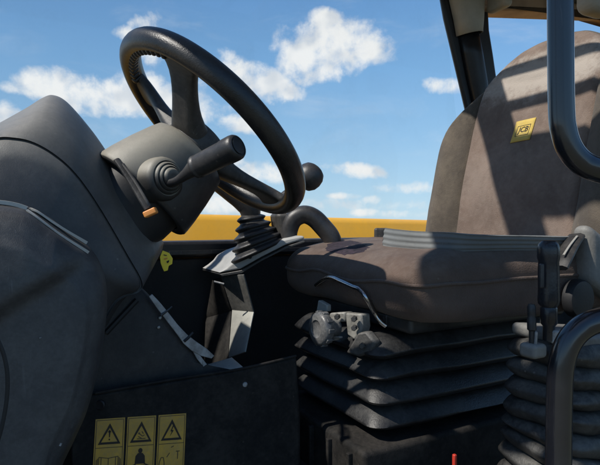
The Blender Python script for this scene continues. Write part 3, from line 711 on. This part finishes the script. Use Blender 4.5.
# logo patch on the backrest
def back_front(y, z, lift): # y across (towards far side), z local height
    p = back(-BT, y, z); q = back(-BT, y+.01, z); r = back(-BT, y, z+.01)
    n = (q-p).cross(r-p).normalized()
    if n.dot(U) > 0: n = -n
    return p + n*lift
PY0, PZ0, PS = .000, .046, .0275
def pp(a, b, lift): return back_front(PY0 - a*PS, PZ0 + b*PS + a*PS*.02, lift)
mb = MB(); N = 8
for lift in (.0016,):
    vs = [pp(-1+2*i/N + .08*(-1+2*j/N), -1+2*j/N, lift) for j in range(N+1) for i in range(N+1)]
    mb.add(vs, [(j*(N+1)+i, j*(N+1)+i+1, (j+1)*(N+1)+i+1, (j+1)*(N+1)+i) for j in range(N) for i in range(N)])
lp = obj('logo_patch', mb, M['patch'], br, solid=.0012)
def text_mesh(s):
    cu_ = bpy.data.curves.new('lettering', 'FONT'); cu_.body = s; cu_.align_x = 'CENTER'; cu_.align_y = 'CENTER'; cu_.shear = .25; cu_.size = 1; cu_.resolution_u = 3; cu_.offset = .018
    o = bpy.data.objects.new('lettering', cu_); COL.objects.link(o)
    dg = bpy.context.evaluated_depsgraph_get(); me = bpy.data.meshes.new_from_object(o.evaluated_get(dg))
    vs = [v.co.copy() for v in me.vertices]; fs = [tuple(p.vertices) for p in me.polygons]
    bpy.data.objects.remove(o); bpy.data.curves.remove(cu_); bpy.data.meshes.remove(me)
    return vs, fs
vs, fs = text_mesh('JCB')
xs = [v.x for v in vs]; ys = [v.y for v in vs]
cx, cy = (max(xs)+min(xs))/2, (max(ys)+min(ys))/2; sx, sy = 1.08/(max(xs)-min(xs)), .66/(max(ys)-min(ys))
obj('lettering', MB().add([pp((v.x-cx)*sx, (v.y-cy)*sy, .0027) for v in vs], fs), M['ink'], lp, smooth=False)
mb = MB()
def ql(a, b, c, d): mb.add([pp(*a, .0025), pp(*b, .0025), pp(*c, .0025), pp(*d, .0025)], [(0, 1, 2, 3)])
x0, x1, y0, y1, k = -.68, .68, -.48, .48, .05
ql((x0-.06, y0), (x1-.06, y0), (x1-.06, y0+k), (x0-.06, y0+k)); ql((x0+.06, y1-k), (x1+.06, y1-k), (x1+.06, y1), (x0+.06, y1))
ql((x0-.06, y0), (x0-.06+k, y0), (x0+.06+k, y1), (x0+.06, y1)); ql((x1-.06-k, y0), (x1-.06, y0), (x1+.06, y1), (x1+.06-k, y1))
obj('logo_border', mb, M['ink'], lp, smooth=False)
# bellows
def bellows(mb, f, ha, hb, z0, z1, n, amp, rc=.06, sub=10, grow=0.0, peak=.72, expo=.8):
    rings = []
    for k in range(n*sub+1):
        s = k/(n*sub); ph = (s*n) % 1
        pk = peak
        w = (1-ph/pk) if ph < pk else (ph-pk)/(1-pk)      # 0 on the fold edge, 1 in the valley
        ins = amp*(1-w)**expo - amp
        z = z1 + (z0-z1)*s
        A, B = ha+ins+grow*s, hb+ins+grow*s; ring = []
        for cxs, cys, a0 in ((1, 1, 0), (-1, 1, 90), (-1, -1, 180), (1, -1, 270)):
            for q in range(9):
                a = math.radians(a0 + q*90/8); ring.append(f(cxs*(A-rc)+math.cos(a)*rc, cys*(B-rc)+math.sin(a)*rc, z))
            # points along next straight
            nx, ny = {0: (-1, 1), 90: (-1, -1), 180: (1, -1), 270: (1, 1)}[a0]
            p0 = (cxs*(A-rc)+math.cos(math.radians(a0+90))*rc, cys*(B-rc)+math.sin(math.radians(a0+90))*rc)
            p1 = (nx*(A-rc)+math.cos(math.radians(a0+90))*rc, ny*(B-rc)+math.sin(math.radians(a0+90))*rc)
            for q in range(1, 8):
                ring.append(f(p0[0]+(p1[0]-p0[0])*q/8, p0[1]+(p1[1]-p0[1])*q/8, z))
        rings.append(ring)
    return mb.loft(rings, True, True)
def sb(a, b, z):
    w = noise.noise(Vector((a*7, b*7, z*16)))*.008
    return S(-.225+a+w*.4, b+w*.5, z + w*.8)
mb = bellows(MB(), sb, .235, .155, 1.240, 1.408, 4, .030, .028, 14, peak=.66, expo=.60); obj('suspension_bellows', mb, M['rubber'], seat, angle=70)
mb = MB().rbox(lambda x, y, z: S(-.24+x, y, 1.18+z), .25, .165, .05, .010, 4); base = obj('seat_base', mb, M['kick'], seat)
for k in range(5):
    b = -.13 + k*.065
    obj('base_rib', MB().rbox(lambda x, y, z, b=b: S(-.493+x, b+y, 1.18+z), .006, .004, .038, .002, 1), M['kick'], base)
obj('base_lip', MB().rbox(lambda x, y, z: S(-.245+x, y, 1.124+z), .275, .185, .008, .004, 2), M['darksteel'], seat)
obj('slide_rail', MB().rbox(lambda x, y, z: S(-.26+x, -.17+y, 1.085+z), .32, .02, .028, .004, 2), M['darksteel'], seat)
obj('slide_rail', MB().rbox(lambda x, y, z: S(-.26+x, .17+y, 1.085+z), .32, .02, .028, .004, 2), M['darksteel'], seat)
obj('red_latch', MB().rbox(lambda x, y, z: P(454.5, 462, .80) + U*x + V*y + Z*z, .003, .003, .012, .002, 2), M['red'], seat)
# front mechanism: weight knob, fore-aft bar, brackets
kc_ = P(323, 328.5, .93); KA = Vector((-.84, -.54, .04)).normalized(); KS = KA.cross(Z).normalized(); KT = KS.cross(KA)
mb = MB().lathe(kc_, KA, [(.016, -.03), (.017, -.006), (.027, -.005), (.030, -.002), (.0305, .005), (.029, .011), (.025, .014), (.016, .0155), (.014, .013), (.004, .013)], 40)
kn = obj('weight_knob', mb, M['knob'], seat, angle=50)
for k in range(10):
    a = 2*PI*k/10; obj('knob_rib', MB().rbox(lambda x, y, z, a=a: kc_ + KA*(.003+x) + (KS*math.cos(a)+KT*math.sin(a))*(.0302+y) + (-KS*math.sin(a)+KT*math.cos(a))*z, .006, .002, .004, .0015, 1), M['knob'], kn)
def mech(name, q, mat, ext, bev=.003): return obj(name, MB().prism([P(*p) for p in q], ext), mat, seat, bevel=bev)
mech('mount_plate', [(329, 313, .95), (345, 312, .93), (345, 322, .93), (329, 322, .95)], M['mech'], U*.02)
mech('mount_bracket', [(345, 313, .925), (361, 314, .90), (362, 327, .90), (360, 334, .90), (354, 340, .905), (347, 335, .92)], M['mech'], U*.02)
mech('boot_flange', [(357, 333, .888), (366, 331, .88), (375, 342, .868), (371, 352, .87), (358, 357, .885), (345, 353, .905), (351, 344, .895)], M['gaiter'], U*.015, .004)
for a_, b_, d_ in ((337, 317, .925), (354, 319, .893), (354, 328, .893), (362, 346, .872)):
    obj('bolt_head', MB().lathe(P(a_, b_, d_), -FW - U*.5, [(.0052, -.006), (.0052, .0025), (.0042, .0035), (.0008, .0035)], 6), M['darksteel'], seat)
obj('spring', MB().tube([P(336 + 3.2*math.cos(k*1.05), 324 + k*.42, .945 + .006*math.sin(k*1.05)) for k in range(40)], .0013, 6, 2), M['alu'], seat)
mech('guide_pin', [(331, 336, .94), (340, 336.3, .93), (340, 338.5, .93), (331, 338, .94)], M['alu'], U*.006, .001)
mech('front_tab', [(318, 300, .985), (327, 305, .97), (327, 312, .97), (316, 311, .985)], M['bracket'], U*.01, .002)
# recline side plate and knob on the near side of the seat
mb = MB().rbox(lambda x, y, z: P(600, 268, .955) + U*x + V*y + Z*(z - x*.5), .06, .02, .055, .018, 4); obj('side_cover', mb, M['collar'], seat)
mb = MB().lathe(P(574, 298, .92), -V, [(.034, 0), (.034, .012), (.031, .017), (.02, .019), (.004, .019)], 36); obj('recline_knob', mb, M['seal'], seat)

from mathutils.bvhtree import BVHTree
bpy.context.view_layer.update()
_bv = BVHTree.FromPolygons([root_loc(cu) + v.co for v in cu.data.vertices], [tuple(p.vertices) for p in cu.data.polygons])
def on_cushion(px, py, lift, dflt):
    r = (P(px, py, 1)-EYE).normalized(); h = _bv.ray_cast(EYE, r)
    return h[0] - r*lift if h[0] is not None else P(px, py, dflt)
pts = [on_cushion(a, b, l, .9) for a, b, l in ((316, 285, .006), (324, 279.5, .022), (331, 277.5, .026), (340, 281, .026), (352, 286.5, .024), (360, 290, .022), (367, 299, .02), (374, 312, .018), (380, 321, .012), (386, 326, .008))]
obj('fore_aft_bar', MB().tube(pts, .0042, 12), M['chrome'], seat)
M['torn'] = material('torn_foam', (.014, .009, .015), .95, var=.8, vscale=120, bump=1.0, bscale=160, big=3, dust=(.06, .04, .055), damt=.5, dscale=60, dtop=0)
rg = []
for f in (.05, .3, .6, .85, 1.0):
    rg.append([on_cushion(347 + math.cos(2*PI*k/44)*21*f*(1+.22*noise.noise(Vector((k*.9, 1.7, 0)))), 247.5 + math.sin(2*PI*k/44)*6.8*f*(1+.25*noise.noise(Vector((k*.8, 5.1, 0)))), .0012 + .0018*(1-f)*(1+noise.noise(Vector((k*.7, f*9, 2)))), 1.05) for k in range(44)])
obj('torn_patch', MB().loft(rg, True, True), M['torn'], cu, angle=80)
# ------------------------------------------------------------------ seat belt
sbt = thing('seat_belt', 'pale grey lap belt lying across the brown seat cushion', 'seat belt', P(480, 252, 1.1))
bw = (Z*.8 - V*.55).normalized()
path = []
for q, (a_, b_) in enumerate(((384, 237), (396, 239), (420, 241), (460, 242.5), (500, 243), (540, 243), (560, 243), (574, 242))):
    d_ = 1.27 - (a_-384)/190*.34
    path.append(P(a_, b_, d_))
    hit = on_cushion(a_, b_+7, .014, d_); dh = (hit-EYE).dot(FW)
    if dh < d_ + .02: path[-1] = P(a_, b_, dh)
pw, ww = spline(path, [.036, .036, .034, .033, .031, .03, .028, .026], 8); rg = []
for i, p in enumerate(pw):
    tt = (pw[min(i+1, len(pw)-1)] - pw[max(i-1, 0)]).normalized(); wd = (bw - tt*bw.dot(tt)).normalized(); nn = tt.cross(wd)
    if nn.dot(FW) > 0: nn = -nn
    ww_ = ww[i]*.5; rip = .0015*noise.noise(Vector((i*.13, 0, 3)))
    fr = [p + wd*(ww_*(-1+2*k/24)) + nn*(.0014 + rip + .0009*math.cos((-1+2*k/24)*PI*3.5)*(1 if 0 < k < 24 else 0)) for k in range(25)]
    rg.append(fr + [p + wd*ww_ - nn*.0012, p - wd*ww_ - nn*.0012])
wb = obj('webbing', MB().loft(rg, True, True), M['belt'], sbt, angle=50)
mb = MB().rbox(lambda x, y, z: P(380, 234.5, 1.265) + Vector((1, 0, 0))*x + FW*y + Z*z, .014, .008, .016, .006, 3); obj('belt_anchor', mb, M['spoke'], sbt)
mb = ribbon(MB(), [P(576, 236.5, .925), P(570, 246, .90), P(564, 258, .88), P(559, 268, .87)], V, .03, .012); bk = obj('buckle', mb, M['black'], sbt)
mb = ribbon(MB(), [P(577, 236, .905), P(570, 245, .884), P(563.5, 255, .868)], V, .004, .002); obj('buckle_edge', mb, M['edge'], bk)

# ------------------------------------------------------------------ hand levers with gaiter
lv = thing('hand_lever', 'tall black hand lever with rounded grip rising from the grey ribbed gaiter', 'lever', P(549, 345, .74))
t0, t1 = P(549, 340, .74), P(548.5, 252, .74)
ax = (t1-t0).normalized(); L = (t1-t0).length
mb = MB().lathe(t0, ax, [(.009, 0), (.009, .02), (.0125, .024), (.0125, .045), (.0115, .047), (.0155, .052), (.0162, .058), (.0155, .072), (.0157, L-.03), (.0150, L-.014), (.0165, L-.008), (.0165, L+.004), (.0150, L+.011), (.0105, L+.016), (.003, L+.017)], 36, k=.9); gp = obj('grip', mb, M['grip'], lv, angle=50)
mb = MB().rbox(lambda x, y, z: P(541.5, 276, .722) + Vector((1, 0, 0))*x + FW*y + Z*z, .0028, .003, .017, .002, 2); obj('release_button', mb, M['black'], gp)
mb = MB().rbox(lambda x, y, z: P(556, 336, .74) + Vector((1, 0, 0))*x + FW*y + Z*z, .010, .010, .010, .004, 2); obj('lever_fork', mb, M['alu'], lv)
sl_ = thing('small_lever', 'short slim black lever standing left of the tall hand lever', 'lever', P(531, 352, .735))
mb = MB().lathe(P(532, 352, .735), Vector((-.02, 0, 1)), [(.004, 0), (.004, .03), (.0062, .032), (.0062, .048), (.0052, .05), (.0058, .054), (.0058, .064), (.004, .068), (.001, .069)], 20); obj('lever_rod', mb, M['black'], sl_)
mb = MB().lathe(P(535, 352, .73), Vector((.05, 0, 1)), [(.0022, 0), (.0022, .028), (.001, .029)], 12); obj('cable_end', mb, M['alu'], sl_)
gt = thing('lever_gaiter', 'dusty grey ribbed rubber gaiter under the hand levers at lower right', 'gaiter', P(570, 520, .80))
GC = P(573, 350, .80); GC.z = 0
def gb(a, b, z):
    w = noise.noise(Vector((a*9+3, b*9, z*22)))*.011 + noise.noise(Vector((a*30, b*30, z*40)))*.003
    return GC + U*(a+w*.5) + V*(b+w*.5) + Z*(z + w - a*.12)
zt_ = P(573, 350, .74).z; zb_ = P(573, 560, .74).z
obj('gaiter_folds', bellows(MB(), gb, .088, .068, zb_, zt_, 10, .017, .036, 10, .014, peak=.55, expo=.42), M['gaiter'], gt, angle=70)
mb = MB().rbox(lambda x, y, z: GC + U*x + V*y + Z*(zt_+.008+z - x*.12), .075, .055, .010, .008, 4); obj('top_collar', mb, M['collar'], gt)  # collar and lever seat coloured pale to look sunlit, under real dust
mb = MB().rbox(lambda x, y, z: P(533, 350, .735) + U*x + V*y + Z*z, .014, .014, .010, .006, 3); obj('lever_seat', mb, M['collar'], gt)

# ------------------------------------------------------------------ grab rails
dr = .6
gr1 = thing('grab_rail', 'glossy black tubular grab rail coming down from the roof in front of the backrest', 'grab rail', P(561, 0, dr), 'black tubular grab rails')
obj('rail_tube', MB().tube([P(560, -190, dr), P(560, -60, dr), P(560.5, 40, dr), P(561.5, 110, dr), P(564, 132, dr), P(570, 149, dr), P(581, 162, dr), P(597, 169.5, dr), P(620, 174, dr+.01), P(680, 179, dr+.03), P(790, 184, dr+.06)], .0142, 28, 10), M['tube'], gr1)
gr2 = thing('grab_rail', 'glossy black tubular grab rail rising at lower right in front of the gaiter', 'grab rail', P(559, 465, dr), 'black tubular grab rails')
obj('rail_tube', MB().tube([P(557.5, 720, dr), P(558, 560, dr), P(558.5, 460, dr), P(559.5, 390, dr), P(562, 362, dr), P(569, 342, dr), P(581, 328.5, dr), P(598, 320.5, dr), P(625, 316, dr+.01), P(680, 313, dr+.03), P(790, 311, dr+.06)], .0142, 28, 10), M['tube'], gr2)
for g, y in ((gr1, 184), (gr2, 311)):
    obj('mounting_flange', MB().lathe(P(790, y, dr+.06), (P(600, y, dr)-P(790, y, dr+.06)), [(.028, 0), (.028, .008), (.016, .010)], 24), M['tube'], g)

# ------------------------------------------------------------------ light and sky
SUN_EL = math.radians(50)
sun_h = (-U*1.0 + V*.03).normalized()
sun_dir = (sun_h*math.cos(SUN_EL) + Z*math.sin(SUN_EL)).normalized()
ld = bpy.data.lights.new('sun', 'SUN'); ld.energy = 4.8; ld.angle = math.radians(.75); ld.color = (1, .95, .87)
lo = bpy.data.objects.new('sun', ld); COL.objects.link(lo); lo.rotation_euler = sun_dir.to_track_quat('Z', 'Y').to_euler(); lo.location = (0, 0, 30)
w = bpy.data.worlds.new('World'); sc.world = w; w.use_nodes = True
t = NT(w.node_tree); t.n.clear()
wo = t.node('ShaderNodeOutputWorld')
sky = t.node('ShaderNodeTexSky', sky_type='NISHITA'); sky.sun_disc = False; sky.sun_elevation = SUN_EL
sky.sun_rotation = math.atan2(sun_dir.x, sun_dir.y); sky.altitude = 0; sky.air_density = 1.0; sky.dust_density = .4; sky.ozone_density = 2.0
tc = t.node('ShaderNodeTexCoord').outputs['Generated']
sx_ = t.node('ShaderNodeSeparateXYZ'); t.l.new(tc, sx_.inputs[0])
az = t.math('ARCTAN2', sx_.outputs[0], sx_.outputs[1]); el = t.math('ARCSINE', sx_.outputs[2])
cmb = t.node('ShaderNodeCombineXYZ'); t.l.new(az, cmb.inputs[0]); t.l.new(el, cmb.inputs[1])
cv = cmb.outputs[0]
def azel(px, py):
    d = (P(px, py, 1)-EYE).normalized(); return math.atan2(d.x, d.y), math.asin(d.z)
clouds = [(333, 42, 40, 19, 8, 1), (322, 22, 17, 9, 0, 1), (357, 46, 26, 13, 15, 1), (303, 58, 24, 19, 0, 1), (266, 82, 28, 13, 20, .95), (240, 68, 20, 9, 30, .75), (318, 72, 22, 10, 0, .8), (285, 92, 18, 7, 10, .75),
  (38, 84, 24, 11, 5, 1), (70, 92, 36, 14, 5, 1), (110, 98, 36, 14, 0, 1), (140, 92, 24, 16, 0, 1), (175, 100, 30, 13, 0, .9), (200, 112, 22, 9, 0, .6), (12, 86, 16, 4, 0, .55),
  (150, 20, 18, 7, -20, .55), (124, 32, 12, 5, 0, .6), (152, 50, 14, 12, 0, .6), (240, 124, 20, 7, 5, .9), (196, 96, 10, 16, 0, .5),
  (262, 172, 26, 9, 5, .95), (225, 176, 22, 12, 0, .9), (205, 200, 30, 9, 0, .8), (240, 205, 30, 7, 0, .6), (352, 170, 24, 6.5, 8, .9), (372, 200, 9, 4, 0, .8), (366, 212, 13, 3.5, 0, .75), (228, 160, 16, 5, 10, .7), (345, 196, 16, 3, 0, .55), (278, 212, 20, 3.5, 0, .6), (390, 214, 26, 3, 0, .5), (185, 60, 10, 5, 0, .5), (410, 188, 30, 4, 0, .4), (446, 86, 17, 6, 6, .85), (-2, 116, 20, 9, -10, 1), (330, 205, 60, 5, 0, .35),
  (700, 120, 70, 22, 0, 1), (-160, 90, 90, 25, 0, 1), (-300, 160, 80, 14, 0, 1), (820, 60, 60, 30, 0, 1)]
mask = None
for (px, py, rx, ry, rot, amp) in clouds:
    a0, e0 = azel(px, py); cr, sr = math.cos(math.radians(rot)), math.sin(math.radians(rot))
    k = math.cos(a0)**2
    da = t.math('SUBTRACT', az, a0); de = t.math('SUBTRACT', el, e0)
    # image y is down, so a positive rot slopes the cloud down to the right
    x1 = t.math('ADD', t.math('MULTIPLY', da, cr*FPX/rx/k), t.math('MULTIPLY', de, -sr*FPX/rx))
    y1 = t.math('ADD', t.math('MULTIPLY', da, sr*FPX/ry/k), t.math('MULTIPLY', de, cr*FPX/ry))
    r2 = t.math('ADD', t.math('MULTIPLY', x1, x1), t.math('MULTIPLY', y1, y1))
    v = t.math('MULTIPLY', t.math('SUBTRACT', 1.0, t.math('MULTIPLY', r2, .5)), amp)
    mask = v if mask is None else t.math('SMOOTH_MAX', mask, v, .25) if False else t.math('MAXIMUM', mask, v)
mask = t.math('MAXIMUM', mask, -1.0)
nbig = t.noise(cv, 15, 9, .58, .2); nfin = t.noise(cv, 52, 6, .62, .4)
dens = t.math('ADD', mask, t.math('MULTIPLY_ADD', nbig, 2.9, -1.36))
dens = t.math('ADD', dens, t.math('MULTIPLY_ADD', nfin, .7, -.35))
cm = t.step(dens, .0, 1.05)
mpc = t.node('ShaderNodeMapping'); t.l.new(cv, mpc.inputs[0]); mpc.inputs['Scale'].default_value = (1, 3.2, 1); mpc.inputs['Rotation'].default_value = (0, 0, -.35)
cir = t.math('MULTIPLY', t.step(t.noise(mpc.outputs[0], 5, 7, .6, .6), .48, .85), .20)
cm = t.math('MAXIMUM', t.math('MULTIPLY', cm, .97), cir)
offs = t.node('ShaderNodeVectorMath', operation='ADD'); t.l.new(cv, offs.inputs[0]); offs.inputs[1].default_value = (-.014, .022, 0)
nb2 = t.noise(offs.outputs[0], 15, 9, .58, .2)
ns1 = t.noise(cv, 13, 2.5, .45); ns2 = t.noise(offs.outputs[0], 13, 2.5, .45)
relief = t.math('SUBTRACT', ns1, ns2)                       # lit edge towards the sun, grey away from it
shade = t.step(t.math('ADD', relief, t.math('MULTIPLY_ADD', t.noise(cv, 9, 3, .5), .25, -.12)), -.16, .04)
ccol = t.mix(shade, (.70, .74, .80), (.95, .95, .95))
ramp = t.node('ShaderNodeValToRGB'); t.l.new(t.math('DIVIDE', el, math.radians(45), clamp=True), ramp.inputs[0])
cr_ = ramp.color_ramp; cr_.elements[0].position = 0; cr_.elements[0].color = (.56, .77, .93, 1); cr_.elements[1].position = 1; cr_.elements[1].color = (.085, .22, .52, 1)
for p_, c_ in ((.07, (.46, .70, .92, 1)), (.2, (.32, .575, .87, 1)), (.36, (.215, .455, .79, 1)), (.52, (.15, .35, .69, 1))):
    e_ = cr_.elements.new(p_); e_.color = c_
azs = t.step(az, -.55, .55, .88, 1.06)
rcol = t.mix(1.0, ramp.outputs[0], (1, 1, 1)); rn = t.node('ShaderNodeVectorMath', operation='SCALE'); t.l.new(ramp.outputs[0], rn.inputs[0]); t.l.new(azs, rn.inputs['Scale'])
bg1 = t.node('ShaderNodeBackground'); t.l.new(sky.outputs[0], bg1.inputs[0]); bg1.inputs[1].default_value = .10
bgr = t.node('ShaderNodeBackground'); t.l.new(rn.outputs[0], bgr.inputs[0]); bgr.inputs[1].default_value = 1.0
low = t.step(el, math.radians(70), math.radians(40), 0, .85)
mxr = t.node('ShaderNodeMixShader'); t.l.new(low, mxr.inputs[0]); t.l.new(bg1.outputs[0], mxr.inputs[1]); t.l.new(bgr.outputs[0], mxr.inputs[2])
bg2 = t.node('ShaderNodeBackground'); t.l.new(ccol, bg2.inputs[0]); bg2.inputs[1].default_value = .97
mx = t.node('ShaderNodeMixShader'); t.l.new(cm, mx.inputs[0]); t.l.new(mxr.outputs[0], mx.inputs[1]); t.l.new(bg2.outputs[0], mx.inputs[2])
t.l.new(mx.outputs[0], wo.inputs[0])

# ------------------------------------------------------------------ camera
cd = bpy.data.cameras.new('camera'); cam = bpy.data.objects.new('camera', cd); COL.objects.link(cam)
cam.location = EYE; cam.rotation_euler = (PI/2 - PITCH, 0, 0)
cd.sensor_width = 36; cd.lens = FPX/600*36; cd.clip_start = .02; cd.clip_end = 8000
sc.camera = cam
sc.render.engine = 'CYCLES'
sc.view_settings.view_transform = 'Standard'; sc.view_settings.look = 'None'; sc.view_settings.exposure = 0
